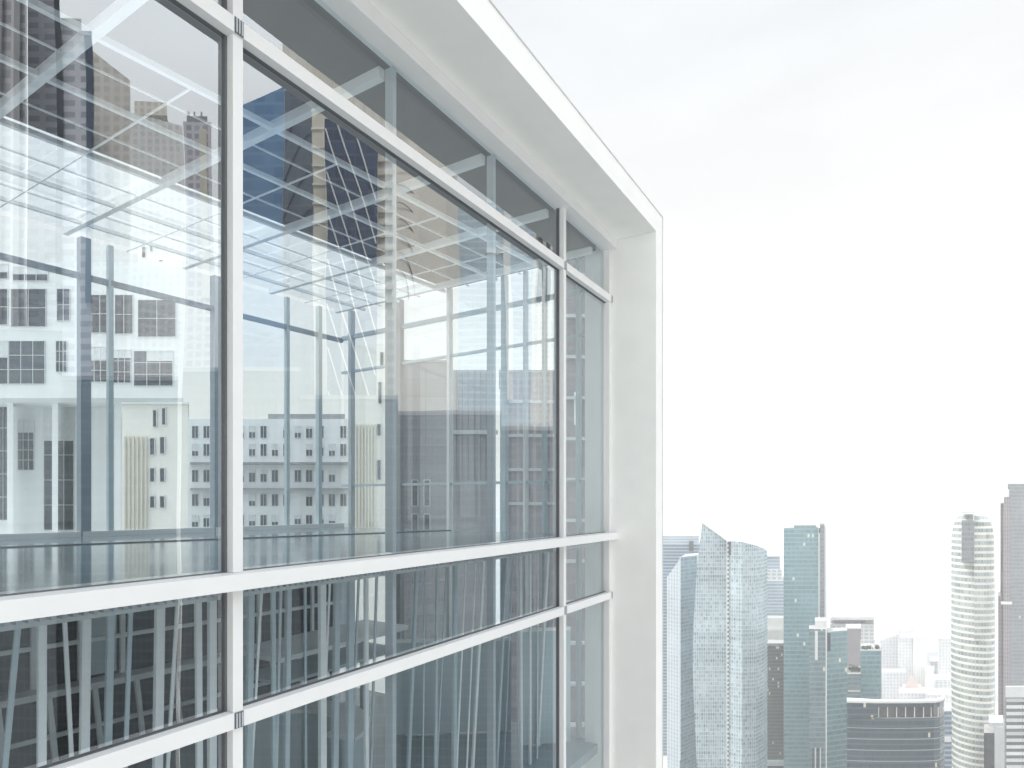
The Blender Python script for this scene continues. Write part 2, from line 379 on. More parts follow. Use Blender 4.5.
# end glazing
ep = [(352, .09, 'metal_grey'), (398, .26, 'stone_grey'), (450, .07, 'metal_white'), (505, .10, 'fin'), (526, .05, 'metal_white'), (545, .05, 'fin'), (560, .16, 'dark_frame'), (579, .06, 'fin'), (592, .07, 'dark_frame')]
for px, w, mt in ep:
    p = ewall(px)
    m = MB(); m.box((p.x - w / 2, p.y - .07, zz(-.573)), (p.x + w / 2, p.y + .05, zz(4.355))); m.build('end_post', M[mt], B)
    m = MB(); m.box((p.x - w / 2, p.y - .07, zz(-4.198)), (p.x + w / 2, p.y + .05, zz(-.742))); m.build('end_post', M[mt], B)
for z, w in ((3.72, .09), (2.95, .05), (.35, .05)):
    m = MB(); m.box((XB(9.93), 9.90, zz(z)), (XF - .55, 9.96, zz(z + w))); m.build('end_transom', M['fin'], B)
m = MB(); m.face([(XB(9.97), 9.975, zz(-.57)), (XF - .5, 9.975, zz(-.57)), (XF - .5, 9.975, zz(4.35)), (XB(9.97), 9.975, zz(4.35))]); m.build('end_pane', M['pane_clear'], B)
m = MB(); m.face([(XB(9.97), 9.975, zz(-4.2)), (XF - .5, 9.975, zz(-4.2)), (XF - .5, 9.975, zz(-.75)), (XB(9.97), 9.975, zz(-.75))]); m.build('end_pane', M['pane_clear'], B)
# lower storey: dark back wall with white grid bars, a ledge, raking struts, fins
p, q = Vector((XB(yb0) - .12, yb0, 0)), Vector((XB(yb1) - .12, yb1, 0))
m = MB(); m.bar((p.x, p.y, zz(-2.47)), (q.x, q.y, zz(-2.47)), .08, 3.45); m.build('lower_back_wall', M['dark_wall'], B)
for z in (-.95, -1.62, -2.3):
    m = MB(); m.bar((p.x + .09, p.y, zz(z)), (q.x + .09, q.y, zz(z)), .06, .07); m.build('grid_rail', M['grid'], B)
m = MB(); m.bar((p.x + .22, p.y, zz(-3.0)), (q.x + .22, q.y, zz(-3.0)), .40, .10); m.build('ledge', M['metal_white'], B)
m = MB(); m.bar((p.x + .18, p.y, zz(-3.72)), (q.x + .18, q.y, zz(-3.72)), .06, .07); m.build('lower_rail', M['grid'], B)
y = -2.0; i = 0
while y < 9.8:
    x = XB(y)
    m = MB(); m.bar((x - .02, y, zz(-.745)), (x - .02, y, zz(-2.945)), .06, .07); m.build('grid_post', M['grid'], B)
    if i % 4 == 3: 
        m = MB(); m.bar((x - .045, y + .08, zz(-1.85)), (x - .045 + .46 * SK, y + .54, zz(-1.85)), .02, 2.1); m.build('grid_panel', M['teal_panel'], B)
    m = MB(); m.bar((x + .20, y + .12, zz(-3.055)), (x + .34, y + .17, zz(-4.19)), .06, .07); m.build('raking_strut', M['grid'], B)
    y += .62; i += 1
for px, w in ((42, .03), (86, .035), (111, .03), (160, .04), (198, .03), (212, .04), (251, .035), (273, .025), (289, .03), (322, .045), (337, .04), (351, .045), (366, .03), (417, .03), (437, .025), (455, .04), (484, .03), (507, .03), (520, .04), (530, .03), (548, .04), (19, .02), (64, .016), (131, .018), (178, .016), (262, .014), (281, .016), (305, .016), (330, .014), (359, .016), (377, .018), (425, .014), (447, .016), (466, .016), (476, .014), (494, .018), (513, .014), (538, .014)):
    d = P(px, HOR, 1); t = (XG - .75) / d.x; pt = Vector((d.x * t, d.y * t, 0)); lean = random.uniform(-.06, .10) if w > .022 else random.uniform(-.30, .34)
    m = MB(); m.bar((pt.x, pt.y, zz(-.745)), (pt.x - .25 * (lean > .04), pt.y + lean, zz(-4.19)), w, w * 1.6); m.build('fin', M['fin'] if px % 2 else M['grid'], B)
# pale partitions standing in the lower storey
for (x0, y0, x1, y1, z1) in ((-7.6, 8.2, -5.9, 9.5, -2.5), (-5.4, 9.0, -4.75, 9.6, -2.2)):
    t = thing('partition_screen', 'tall pale teal office partition near the end glazing' if x0 < -7 else 'narrow pale teal partition beside the end column', 'partition', (x0, y0, zz(-4.2)), 'pale partitions')
    m = MB(); m.bar((x0, y0, zz((z1 - 4.2) / 2)), (x1, y1, zz((z1 - 4.2) / 2)), .06, z1 + 4.2 - .06); m.build('panel', M['teal_panel'], t)
    m = MB(); m.bar((x0, y0, zz(z1)), (x1, y1, zz(z1)), .08, .05); m.build('top_rail', M['grid'], t)
# a long high table in the lower storey
t = thing('high_table', 'long pale high table with a lower shelf in the storey below the main rail', 'table', (-8.7, 7.6, zz(-4.2)))
m = MB(); m.box((-9.3, 6.2, zz(-2.52)), (-8.1, 9.2, zz(-2.44))); m.build('table_top', M['grid'], t)
m = MB(); m.box((-9.2, 6.3, zz(-2.92)), (-8.2, 9.1, zz(-2.87))); m.build('shelf', M['teal_panel'], t)
for x, y in ((-9.2, 6.35), (-8.2, 6.35), (-9.2, 9.05), (-8.2, 9.05)):
    m = MB(); m.box((x - .04, y - .04, zz(-4.2)), (x + .04, y + .04, zz(-2.52))); m.build('leg', M['fin'], t)

# a curved counter on the lower floor
t = thing('curved_counter', 'low curved pale counter standing on the lower floor near the long table', 'counter', (-7.2, 5.6, zz(-4.2)))
def ring(r0, r1, z0, z1, a0=.2, a1=3.3, n=20):
    m = MB(); A = [(-7.2 + math.cos(a0 + (a1 - a0) * i / n) * r1, 5.6 + math.sin(a0 + (a1 - a0) * i / n) * r1) for i in range(n + 1)]
    Bq = [(-7.2 + math.cos(a0 + (a1 - a0) * i / n) * r0, 5.6 + math.sin(a0 + (a1 - a0) * i / n) * r0) for i in range(n + 1)]
    m.prism(A + Bq[::-1], zz(z0), zz(z1)); return m
ring(.95, 1.1, -4.198, -3.20).build('front', M['teal_panel'], t); ring(.70, 1.16, -3.198, -3.14).build('worktop', M['metal_white'], t)

# ------------------------------------------------------------------ curtain wall kinds
CW = {
 'joint': curtain('slotted joint', (.06, .09, .12), (.10, .14, .18), (.74, .76, .77), (.74, .76, .77), 1.56, 3.1, .42, .5, big=.02),
 'slate': curtain('slate banded', (.05, .10, .17), (.17, .24, .33), (.13, .19, .26), (.36, .43, .50), 2, 3.4, .10, .42),
 'pale': curtain('pale dotted', (.22, .29, .35), (.36, .43, .48), (.44, .49, .53), (.36, .42, .47), 2.4, 3.0, .42, .42),
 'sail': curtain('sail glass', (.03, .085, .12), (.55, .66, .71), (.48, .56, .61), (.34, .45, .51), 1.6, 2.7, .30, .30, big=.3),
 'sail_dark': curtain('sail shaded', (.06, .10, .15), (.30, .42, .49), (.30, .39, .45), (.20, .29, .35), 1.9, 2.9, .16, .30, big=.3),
 'blueband': curtain('blue banded', (.26, .34, .44), (.38, .46, .54), (.40, .47, .54), (.58, .63, .67), 6, 3.0, .06, .40),
 'darkgrey': curtain('dark grey offices', (.035, .05, .055), (.09, .11, .115), (.06, .075, .08), (.08, .10, .105), 1.5, 3.0, .2, .4, lit=.03),
 'street_dark': curtain('street offices', (.045, .06, .07), (.08, .10, .115), (.10, .12, .135), (.085, .10, .115), 1.2, 2.2, .14, .25),
 'teal': curtain('teal tower glass', (.075, .18, .22), (.22, .37, .41), (.15, .28, .32), (.22, .36, .39), 1.7, 3.4, .10, .30, lit=.006),
 'teal_grey': curtain('grey teal tower', (.09, .16, .19), (.22, .31, .34), (.16, .24, .27), (.22, .30, .33), 1.5, 3.3, .12, .32, lit=.008),
 'white_low': curtain('white slab block', (.40, .44, .47), (.56, .59, .62), (.72, .74, .75), (.70, .72, .73), 5, 3.4, .3, .5),
 'hotel': curtain('pale hotel', (.45, .47, .52), (.66, .68, .71), (.72, .73, .75), (.70, .71, .73), 4.2, 4.2, .4, .45),
 'kdark': curtain('dark blue curved offices', (.015, .042, .065), (.055, .10, .135), (.05, .085, .115), (.055, .10, .13), 1.4, 3.3, .12, .26, lit=.006),
 'round': curtain('round tower glass', (.10, .16, .18), (.46, .52, .52), (.58, .58, .54), (.80, .785, .72), 1.9, 3.9, .12, .40, lit=0),
 'pink': curtain('pinkish tower', (.09, .085, .11), (.20, .19, .22), (.29, .255, .275), (.21, .19, .215), 2.0, 3.3, .38, .40),
 'greyblue': curtain('grey blue tower', (.10, .125, .15), (.24, .28, .31), (.22, .235, .26), (.23, .25, .28), 1.8, 3.1, .2, .36, lit=.003),
 'stripe': curtain('white and dark stripes', (.07, .09, .11), (.14, .17, .19), (.08, .10, .12), (.80, .81, .81), 9, 3.6, .02, .52),
 'brown': curtain('brown flats', (.40, .40, .46), (.56, .56, .61), (.76, .74, .75), (.72, .70, .72), 3.4, 3.3, .38, .38),
 'lavender': curtain('lavender flats', (.38, .40, .50), (.56, .58, .66), (.74, .76, .82), (.78, .79, .84), 9, 3.2, .18, .5),
 'beige': curtain('beige flats', (.62, .58, .53), (.78, .74, .68), (.86, .82, .76), (.82, .78, .72), 3.2, 3.2, .4, .4),
 'palegrid': curtain('pale grid flats', (.60, .62, .64), (.76, .77, .78), (.84, .83, .82), (.80, .79, .78), 3, 3.1, .4, .4),
 'violet': curtain('violet slim tower', (.34, .34, .43), (.54, .53, .60), (.68, .67, .72), (.70, .68, .70), 3.2, 3.2, .36, .36),
 'bluetower': curtain('blue mirror tower', (.06, .16, .33), (.18, .32, .52), (.12, .24, .42), (.14, .27, .45), 3, 3.8, .06, .24),
 'greyarc': curtain('grey blue panel', (.07, .09, .13), (.14, .17, .22), (.12, .14, .18), (.13, .16, .20), 4, 4, .05, .1),
 'navyglass': curtain('navy glass', (.015, .03, .075), (.06, .09, .17), (.04, .06, .11), (.05, .07, .13), 2.6, 3.4, .12, .22),
 'creamstone': curtain('cream stone', (.80, .75, .67), (.88, .83, .75), (.85, .80, .72), (.87, .82, .74), 5, 9, .02, .03, rough=.5),
 'iceblue': curtain('ice blue tower', (.36, .48, .58), (.52, .62, .70), (.54, .64, .71), (.60, .67, .72), 2.6, 3.4, .12, .3),
 'plumdark': curtain('deep plum glass', (.07, .06, .075), (.20, .18, .21), (.22, .20, .23), (.15, .13, .16), 1.7, 3.0, .12, .2),
 'darkpurple': curtain('dark plum tower', (.13, .115, .135), (.28, .265, .29), (.34, .325, .345), (.24, .225, .245), 2.6, 3.4, .16, .34, lit=.0),
}
def pr(parent, name, corners, ytop, mat, d=None, base=0.0, flip=False, cap=1):
    """a vertical block from plan corners (column, depth) up to a picture row at the first depth"""
    dd = corners[0][1]
    pl = [XY(px, dp) for px, dp in corners]
    if flip: pl = [mir(v) for v in pl]
    zt = [Z(y, dd) for y in ytop] if isinstance(ytop, (list, tuple)) else Z(ytop, dd)
    m = MB(); m.prism(pl, base, zt, 0, cap)
    return m.build(name, [mat, M['roof']], parent)
def blk(x0, x1, d, deep=30, skew=0):
    """plan of a block facing the viewer: near corners at x0 and x1, sides running back"""
    k = 1
    return [(x0, d), (x1, d + skew), (512 + (x1 - 512) * k, d + deep + skew), (512 + (x0 - 512) * k, d + deep)]
def tw(name, label, px, d, cat='tower', group=None, flip=False):
    v = XY(px, d); v = mir(v) if flip else v
    return thing(name, label, cat, (v[0], v[1], 0), group)
def bandbox(parent, name, x0, x1, y0, y1, d, deep, mat, flip=False):
    a = [XY(x0, d), XY(x1, d), XY(x1, d + deep), XY(x0, d + deep)]
    if flip: a = [mir(v) for v in a]
    m = MB(); m.prism(a, Z(y1, d), Z(y0, d)); return m.build(name, mat, parent)

# ------------------------------------------------------------------ the skyline on the right
t = tw('office_tower', 'slate blue banded tower half hidden by the white frame and sail tower', 680, 650)
pr(t, 'wall', blk(640, 702, 650, 40), 545, CW['slate']); bandbox(t, 'rooftop', 640, 699, 536, 544.6, 652, 34, CW['blueband']); bandbox(t, 'plant_room', 689, 693.5, 541, 551, 648.6, 1.2, M['window_dark'])

t = tw('office_tower', 'narrow pale dotted tower with sloping shoulder in front of slate tower', 680, 480)
pr(t, 'wall', [(667, 482), (680, 474), (686, 500), (672, 504)], [577, 558, 558, 577], CW['pale'])
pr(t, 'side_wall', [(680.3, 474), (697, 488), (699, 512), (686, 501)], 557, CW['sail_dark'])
bandbox(t, 'corner_trim', 679.6, 680.6, 557, 760, 473.6, .35, M['white_trim'])

D = 430
t = tw('sail_tower', 'pale blue glass tower with curved edge and one sharp sail peak', 725, D)
yg = HOR + H * F / D
lf = [(702, 523), (727, 541), (727, yg), (703, yg), (700, 800), (697, 768), (694.8, 725), (693.2, 685), (692.6, 655), (693.3, 628), (695, 598), (697.2, 568), (699.6, 543)]
m = MB(); m.slab([P(x, y, D) for x, y in lf], P(712, HOR, 14) - P(712, HOR, 0)); m.build('left_leaf', CW['sail'], t)
pr(t, 'right_leaf', [(728.3, D - 1), (742, D - 5), (756, D - 3), (764, D + 5), (767.4, D + 16), (760, D + 30), (728.3, D + 26)], [541, 541.5, 545, 549, 553, 553, 541], CW['sail'])
bandbox(t, 'joint_strip', 726.5, 728.7, 541, 880, D - 2, 1.6, CW['joint'])
bandbox(t, 'edge_dark_strip', 728.6, 731, 541.6, 555, D - 5.4, 1.2, M['window_dark'])  # dark strip beside the joint, at the top of the right leaf
m = MB(); m.bar(P(702, 522.4, D - .6), P(727, 540.6, D - .6), .8, .8); m.build('sail_edge', M['white_trim'], t)

t = tw('office_tower', 'small blue banded tower with stepped pale top beside the sail tower', 775, 560)
pr(t, 'wall', blk(764, 784.5, 560, 30), 581, CW['blueband']); bandbox(t, 'upper_tier', 765, 782, 570, 580.8, 563, 24, CW['white_low']); bandbox(t, 'top_tier', 766, 780, 557, 569.8, 565, 20, CW['blueband']); bandbox(t, 'roof_cap', 765.5, 781, 555.6, 557, 564, 22, M['white_trim'])
t = tw('roof_terrace_block', 'pale pink roofed block between sail tower and tall teal tower', 775, 545, 'building')
pr(t, 'wall', blk(764, 784.5, 545, 12), 618, M['warm_wall']); bandbox(t, 'roof_rib', 766, 783, 629, 631, 544, .8, M['white_trim']); bandbox(t, 'roof_rib', 766, 783, 640, 643, 544, .8, M['pink_grey'])
t = tw('office_tower', 'dark grey office block with rows of yellow lit windows', 775, 520)
pr(t, 'wall', blk(765, 785, 520, 20), 645, CW['darkgrey']); bandbox(t, 'roof_edge', 765, 785, 643.5, 646, 519, .9, M['pink_grey']); bandbox(t, 'podium_roof', 765, 785, 761, 766, 517, 2.5, M['white_trim'])

D = 480
t = tw('office_tower', 'tall flat topped teal glass tower with white right edge', 804, D)
pr(t, 'wall', blk(783.6, 818.3, D, 34), 528, CW['teal']); bandbox(t, 'parapet', 794, 816, 525.4, 528, D + 2, 26, CW['teal_grey'])
bandbox(t, 'white_strip', 818.4, 819.7, 533, 765, D - .8, 1.2, M['white_trim']); bandbox(t, 'side_fin', 819.8, 824.6, 524.2, 885, D - 1.5, 36, CW['greyblue']); bandbox(t, 'edge_wall', 824.7, 826.6, 526, 885, D, 33, M['white_trim'])
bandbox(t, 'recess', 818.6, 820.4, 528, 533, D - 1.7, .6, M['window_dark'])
for x, y in ((788, 525), (791, 523)):
    m = MB(); m.tube(P(x, 528, D + 8), P(x, y, D + 8), .3); m.build('antenna', M['metal_grey'], t)

D = 400
t = tw('office_tower', 'grey teal tower with thin white pole down its middle', 828, D)
pr(t, 'wall', blk(809, 826, D, 12), 629, CW['teal_grey']); pr(t, 'right_wall', [(826.2, D + 1), (847.5, D + 6), (846, D + 16), (826.2, D + 13)], 632, CW['teal'])
bandbox(t, 'rooftop', 815, 825.6, 620.5, 629, D + 3, 10, M['white_trim']); bandbox(t, 'pole', 825.6, 826.9, 629, 868, D - 1, 1, M['white_trim']); bandbox(t, 'light_strip', 815, 817.8, 631, 660, D - .5, .4, M['white_trim'])
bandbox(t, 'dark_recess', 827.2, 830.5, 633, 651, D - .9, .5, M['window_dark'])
for k in range(4): bandbox(t, 'vent_slot', 812.4 + k * 2.5, 813.5 + k * 2.5, 748, 800, D - .5, .4, M['window_dark'] if k % 2 == 0 else M['white_trim'])

D = 560
t = tw('white_rail_block', 'low white roofed block with open railings above grey teal towers', 852, D, 'building')
pr(t, 'wall', blk(830, 874, D, 30), 624, CW['white_low']); bandbox(t, 'roof_deck', 831, 874.5, 617, 620, D - 1, 26, M['white_trim'])
for k in range(7): bandbox(t, 'railing_post', 832 + k * 6.9, 832.7 + k * 6.9, 620, 624, D - .6, .5, M['metal_grey'])
bandbox(t, 'beam', 831, 860, 621.6, 622.6, D - 1.2, .5, M['metal_dark'])
m = MB(); m.tube(P(851, 617, D + 9), P(851, 611, D + 9), .3); m.build('antenna', M['metal_grey'], t)
t = tw('plum_block', 'plain pinkish grey block rising behind the roof garden', 854, 530, 'building')
pr(t, 'wall', blk(846, 861, 530, 14), 629, M['pink_grey']); bandbox(t, 'parapet', 846, 861, 627.5, 629, 529, 15, M['white_trim'])

def tree(name, label, c, h, r, grp, n=170):
    t = thing(name, label, 'tree', c, grp)
    m = MB(); c = Vector(c); m.tube(c, c + Vector((.1, 0, h * .5)), .18, .09, 7)
    for k in range(4):
        a = k * 1.6 + random.random(); m.tube(c + Vector((.05, 0, h * .35)), c + Vector((math.cos(a) * r * .6, math.sin(a) * r * .6, h * .75)), .08, .03, 5)
    m.build('trunk', M['bark'], t)
    m = MB()
    for k in range(n):
        u = Vector((random.gauss(0, 1), random.gauss(0, 1), random.gauss(0, .75))).normalized() * (random.random() ** .4)
        p = c + Vector((u.x * r, u.y * r, h * .62 + u.z * h * .42)); a = Vector((random.gauss(0, 1), random.gauss(0, 1), random.gauss(0, 1))).normalized() * r * .2
        b = a.orthogonal().normalized() * r * .14
        m.face([p - a, p + b, p + a, p - b])
    m.build('crown', M['leaf'], t)
D = 450
t = tw('garden_tower', 'stepped teal tower carrying a roof garden under white pergola', 870, D)
pr(t, 'wall', blk(860.5, 881, D, 22), 650.5, CW['teal']); pr(t, 'lower_wall', blk(846.5, 861, D - 4, 22), 674, CW['teal_grey']); bandbox(t, 'floor_strip', 848, 860, 690.5, 691.8, D - 4.4, .3, M['warm_wall'])  # last piece: plain warm white strip across the lower wall
for x in (860.4, 871, 874): bandbox(t, 'pergola_post', x, x + .7, 640, 650.5, D + 3, .5, M['white_trim'])
bandbox(t, 'pergola_beam', 860, 875, 640, 641.2, D + 3, .6, M['white_trim']); bandbox(t, 'edge_strip', 881, 881.8, 640, 720, D + 3, 10, M['white_trim'])
for i, (px, py, dd, h, r) in enumerate(((864, 650.5, D + 5, 3.2, 2.6), (869, 650.5, D + 6, 3.6, 2.8), (877, 650.5, D + 5, 4.6, 1.8), (852, 674, D + 2, 7.0, 3.0), (857, 674, D + 4, 6.0, 2.6))):
    lab = ['round shrub like tree under the left of the pergola', 'broad tree under the middle of the pergola', 'slim tall tree at the right edge of roof garden', 'tallest dark tree on the lower terrace', 'smaller tree on the lower terrace beside the teal wall'][i]
    tree('terrace_tree', lab, P(px, py, dd), h, r, 'trees of the roof garden')

D = 800
t = tw('hotel', 'pale hotel of three slab towers joined by a flat sky deck', 910, D, 'hotel')
pr(t, 'wall', blk(879, 899, D + 20, 30), [641, 634, 634, 641], CW['hotel']); pr(t, 'wall', blk(898, 927, D, 30), [631, 628, 628, 631], CW['hotel']); pr(t, 'wall', blk(938, 954, D + 10, 30), 629, CW['hotel'])
bandbox(t, 'sky_deck', 900, 955, 634.5, 638.5, D - 3, 36, M['white_trim']); bandbox(t, 'end_wall', 913, 926.6, 628, 700, D - 1.2, 1, CW['palegrid'])
bandbox(t, 'low_block', 879, 906, 672, 709, D - 20, 15, CW['hotel'])
D = 700
t = tw('pyramid_roof_block', 'pale pink stepped block topped by a pyramid roof', 912, D, 'building')
bandbox(t, 'wall', 899, 927, 693, 738, D, 20, CW['hotel']); bandbox(t, 'upper_wall', 903, 921, 688, 693, D + 3, 13, M['warm_wall'])
a = [P(904, 688, D + 3), P(920, 688, D + 3), P(920, 688, D + 16), P(904, 688, D + 16)]; ap = P(911, 674, D + 10)
m = MB()
for i in range(4): m.face([a[i], a[(i + 1) % 4], ap])
m.face(a[::-1]); m.build('pyramid_roof', plain('pink roof tiles', (.55, .45, .43), .7), t)
for i, (x0, x1, y, d, mt, lab) in enumerate(((926, 938, 652, 900, 'hotel', 'small white block far away in the gap between the slab towers'), (930, 946, 662, 850, 'white_low', 'wide low white block below the sky deck'), (925, 934, 671, 780, 'palegrid', 'pale gridded block beside the pyramid roof'), (934, 950, 680, 720, 'white_low', 'low banded white block left of the round tower'), (926, 951, 695, 690, 'hotel', 'lowest pale block just above the dark curved offices'))):
    t = tw('low_building', lab, x0, d, 'building', 'low blocks in the far gap'); pr(t, 'wall', blk(x0, x1, d, 20), y, CW[mt]); bandbox(t, 'parapet', x0, x1, y - .9, y, d - .4, 20, M['white_trim'])

D = 330
t = tw('curved_office_block', 'dark blue curved office block with white rim and open column gallery', 895, D, 'building')
fr = [(847, D + 1.2), (860, D + .5), (880, D), (900, D), (920, D + .2), (934, D + .8), (940, D + 2), (943.5, D + 5), (944.5, D + 10)]
cv = fr + [(942, D + 22), (850, D + 22)]; thin = fr + [(942.7, D + 10.2), (941.5, D + 7), (933, D + 4.2), (920, D + 3.6), (900, D + 3), (880, D + 3), (847, D + 6)]
pr(t, 'wall', cv, 717.5, CW['kdark'])
gin = [(x + (896 - x) * .01, d + .8) for x, d in thin]
pl = [XY(x, d) for x, d in gin]
m = MB(); m.prism(pl, Z(717.4, D), Z(707, D)); m.build('gallery', M['window_dark'], t)
m = MB(); m.prism([XY(x, d) for x, d in thin], Z(707, D), Z(703.2, D)); m.build('upper_band', CW['kdark'], t)
m = MB(); m.prism([XY(x + (x - 896) * .004, d - .3) for x, d in thin], Z(703.1, D), Z(701, D)); m.build('rim', M['white_trim'], t)
for x in (878.5, 887.5, 896.5, 905.5, 914.5, 923.5, 931, 938):
    dd = D + .1 + (max(0, (880 - x) / 33) * .9 if x < 880 else max(0, (x - 915) / 23) ** 2 * 1.4)
    m = MB(); m.tube(P(x, 717.4, dd + .8), P(x, 707, dd + .8), .28); m.build('column', M['white_trim'], t)
for x0, x1, y in ((847, 868, 729), (866, 928, 736), (884, 914, 762)):
    pass
bandbox(t, 'plain_bay', 847.2, 877, 707.2, 717.3, D - .4, 1.8, CW['kdark'])
for y in (728, 739, 750, 761):
    m = MB(); m.prism([XY(x + (x - 896) * .003, d - .2) for x, d in cv], Z(y + .45, D), Z(y, D)); m.build('floor_band', M['metal_grey'], t)

D = 380; c = P(972.5, 0, D + 11); R = 17.9 / F * D
t = tw('round_tower', 'round cream and glass tower with domed shoulders and an open square crown', 972, D + 13)
prof = [(R * .97, 0), (R * .97, Z(722, D)), (R, Z(690, D)), (R, Z(548, D)), (R * .99, Z(538, D)), (R * .94, Z(529, D)), (R * .82, Z(521, D)), (R * .62, Z(516, D)), (R * .5, Z(514.5, D)), (0, Z(514.4, D))]
m = MB(); m.lathe((c.x, c.y), prof, 56); m.build('wall', CW['round'], t)
def wedge(x0, x1, y0, y1, d, deep, mat, name): return bandbox(t, name, x0, x1, y0, y1, d, deep, mat)
wedge(961.5, 974, 520.5, 562, D - 1.0, 14, CW['greyblue'], 'core_panel')
for x in (961.5, 973.3): wedge(x, x + .8, 512.6, 520.4, D - .9, .7, M['white_trim'], 'crown_post')
wedge(961.5, 974.1, 512, 512.9, D - 1, 12, M['metal_grey'], 'crown_frame')
wedge(974.2, 986, 527, 640, D - .4, 10, CW['round'], 'cream_bay')
wedge(983.5, 991.5, 586, 722, D + 2, 14, CW['blueband'], 'side_wing'); wedge(991.6, 995.5, 585, 724, D + 3, 14, M['white_trim'], 'side_fin')
D = 500
t = tw('stepped_tower', 'tall pinkish grey tower with stepped crown at the right edge', 1012, D)
pr(t, 'wall', blk(1007.5, 1050, D, 40), 482, CW['greyblue']); bandbox(t, 'corner_pier', 1003.5, 1010.5, 497, 885, D - 5, 30, CW['pink']); bandbox(t, 'shoulder', 1000.3, 1003.6, 503, 885, D - 1, 24, CW['pink'])
bandbox(t, 'wide_base', 998, 1003.4, 596, 885, D - 3, 24, CW['pink']); bandbox(t, 'crown_step', 1006, 1009, 489, 497, D - 2, 20, M['white_trim']); bandbox(t, 'roof_edge', 1007.6, 1050, 481, 484, D - 1, 30, M['white_trim'])
bandbox(t, 'ledge', 1001, 1012, 602, 604.5, D - 6.5, 3, M['white_trim'])
D = 330
t = tw('striped_block', 'white block with dark window bands in the lower right corner', 1020, D, 'building')
pr(t, 'wall', blk(1006, 1050, D, 15), 697, CW['stripe']); bandbox(t, 'parapet', 1005.5, 1051, 686.5, 697.5, D - .4, 1.2, M['white_trim'])
t = tw('annex_block', 'small dark annex with white roof frame beside the round tower', 990, 360, 'building')
pr(t, 'wall', blk(984, 995, 360, 14), 733, M['window_dark']); pr(t, 'side_wall', blk(994.5, 1004.5, 357, 14), 727, M['white_wall']); bandbox(t, 'roof_frame', 989, 1003, 722.5, 726.5, 358, 12, M['white_trim'])
t = tw('blue_infill_block', 'dark blue block squeezed between curved offices and round tower', 947, 420, 'building')
pr(t, 'wall', blk(943, 952, 420, 20), 711, CW['slate']); bandbox(t, 'sign_band', 944, 951, 737, 742, 419, .8, M['white_trim'])

# ------------------------------------------------------------------ buildings behind the office building, seen through both glass walls
BR = random.Random(5)
def windows(parent, rects, d, wallmat, frame=True, panes=(2, 2)):
    for (x0, x1, y0, y1) in rects:
        a, b = P(x0, y1, d - .05), P(x1, y0, d - .05)
        m = MB(); u = (P(x1, y1, d - .05) - a); n_ = FWD
        m.slab([a, a + u, b, a + Vector((0, 0, b.z - a.z))], FWD * .04); w = m.build('window', M['window_dark'], parent)
        q = MB(); wd = .05
        for i in range(panes[0] + 1):
            p = a + u * (i / panes[0]); q.bar(p - FWD * .03, p + Vector((0, 0, b.z - a.z)) - FWD * .03, wd, wd)
        for i in range(panes[1] + 1):
            z = Vector((0, 0, (b.z - a.z) * i / panes[1])); q.bar(a + z - FWD * .05, a + u + z - FWD * .05, wd, wd)
        sub(q, 'window_bars', M['white_trim'], w)
        if panes[0] > 1 and BR.random() < .5:
            hh = (b.z - a.z) * BR.uniform(.2, .6); top = Vector((0, 0, b.z - a.z)); i0, i1 = (BR.randrange(3), 3) if panes[0] == 3 else (0, 2)
            c = MB(); c.slab([a + u * (i0 / panes[0]) + top, a + u * (i1 / panes[0]) + top, a + u * (i1 / panes[0]) + top - Vector((0, 0, hh)), a + u * (i0 / panes[0]) + top - Vector((0, 0, hh))], -FWD * .02)
            sub(c, 'blind', M['blind'], w)
D = 62
t = tw('white_wing', 'white building with rows of big dark square windows seen through the left pane', 90, D, 'building')
bandbox(t, 'wall', -60, 183, 262, 398, D, 14, M['white_wall']); bandbox(t, 'stair_tower', 138, 183, 236, 262, D + 1, 9, M['warm_wall'])
windows(t, [(-30, 8, 289, 325), (11, 46, 289, 327), (57, 70, 289, 321), (90, 110, 295, 333), (115, 133, 295, 334), (138, 176, 300, 337)], D, None)
windows(t, [(-30, 8, 341, 384), (9, 45, 341, 384), (56, 67, 341, 372), (88, 107, 347, 382), (112, 131, 350, 383), (134, 173, 351, 386)], D, None, panes=(3, 3))
windows(t, [(-30, 8, 264, 279), (13, 48, 267, 281)], D, None, panes=(3, 1))
windows(t, [(142, 146, 247, 258), (150, 153, 243, 252), (159, 163, 260, 262.0)], D + 1, None, panes=(1, 1))
for x in (10, 55, 118, 180): bandbox(t, 'pier', x - 3, x + 3, 398, 640, D + 3, 2, M['white_wall'])
bandbox(t, 'recessed_wall', -60, 183, 398, 3300, D + 6, 6, M['white_wall'])
windows(t, [(-10, 10, 405, 520), (18, 34, 420, 470), (44, 74, 405, 530)], D + 6, None, panes=(3, 5))
D = 46
t = tw('cream_annex', 'low cream block with narrow windows in front of white wing', 155, D, 'building')
bandbox(t, 'wall', 122, 188, 404, 3300, D, 7, M['warm_wall']); bandbox(t, 'coping', 121, 189, 402, 404, D - .2, 7.4, M['white_trim'])
windows(t, [(153, 157, 410, 427), (162, 166, 408, 425), (150, 155, 438, 455), (160, 165, 437, 454), (150, 155, 468, 482), (160, 165, 468, 482), (150, 155, 496, 508), (160, 165, 496, 508)], D, None, panes=(1, 1))
for k in range(6): bandbox(t, 'pilaster', 124 + k * 4.2, 125.6 + k * 4.2, 436, 530, D - .15, .14, M['cream_wall'])
D = 88
t = tw('pale_terrace', 'row of pale flats with small windows under bright sky behind the room', 300, D, 'building')
bandbox(t, 'wall', 188, 352, 419, 3300, D, 12, M['white_wall']); bandbox(t, 'upper_storey', 268, 345, 414, 419, D + 1, 9, M['stone_grey'])
rc = []
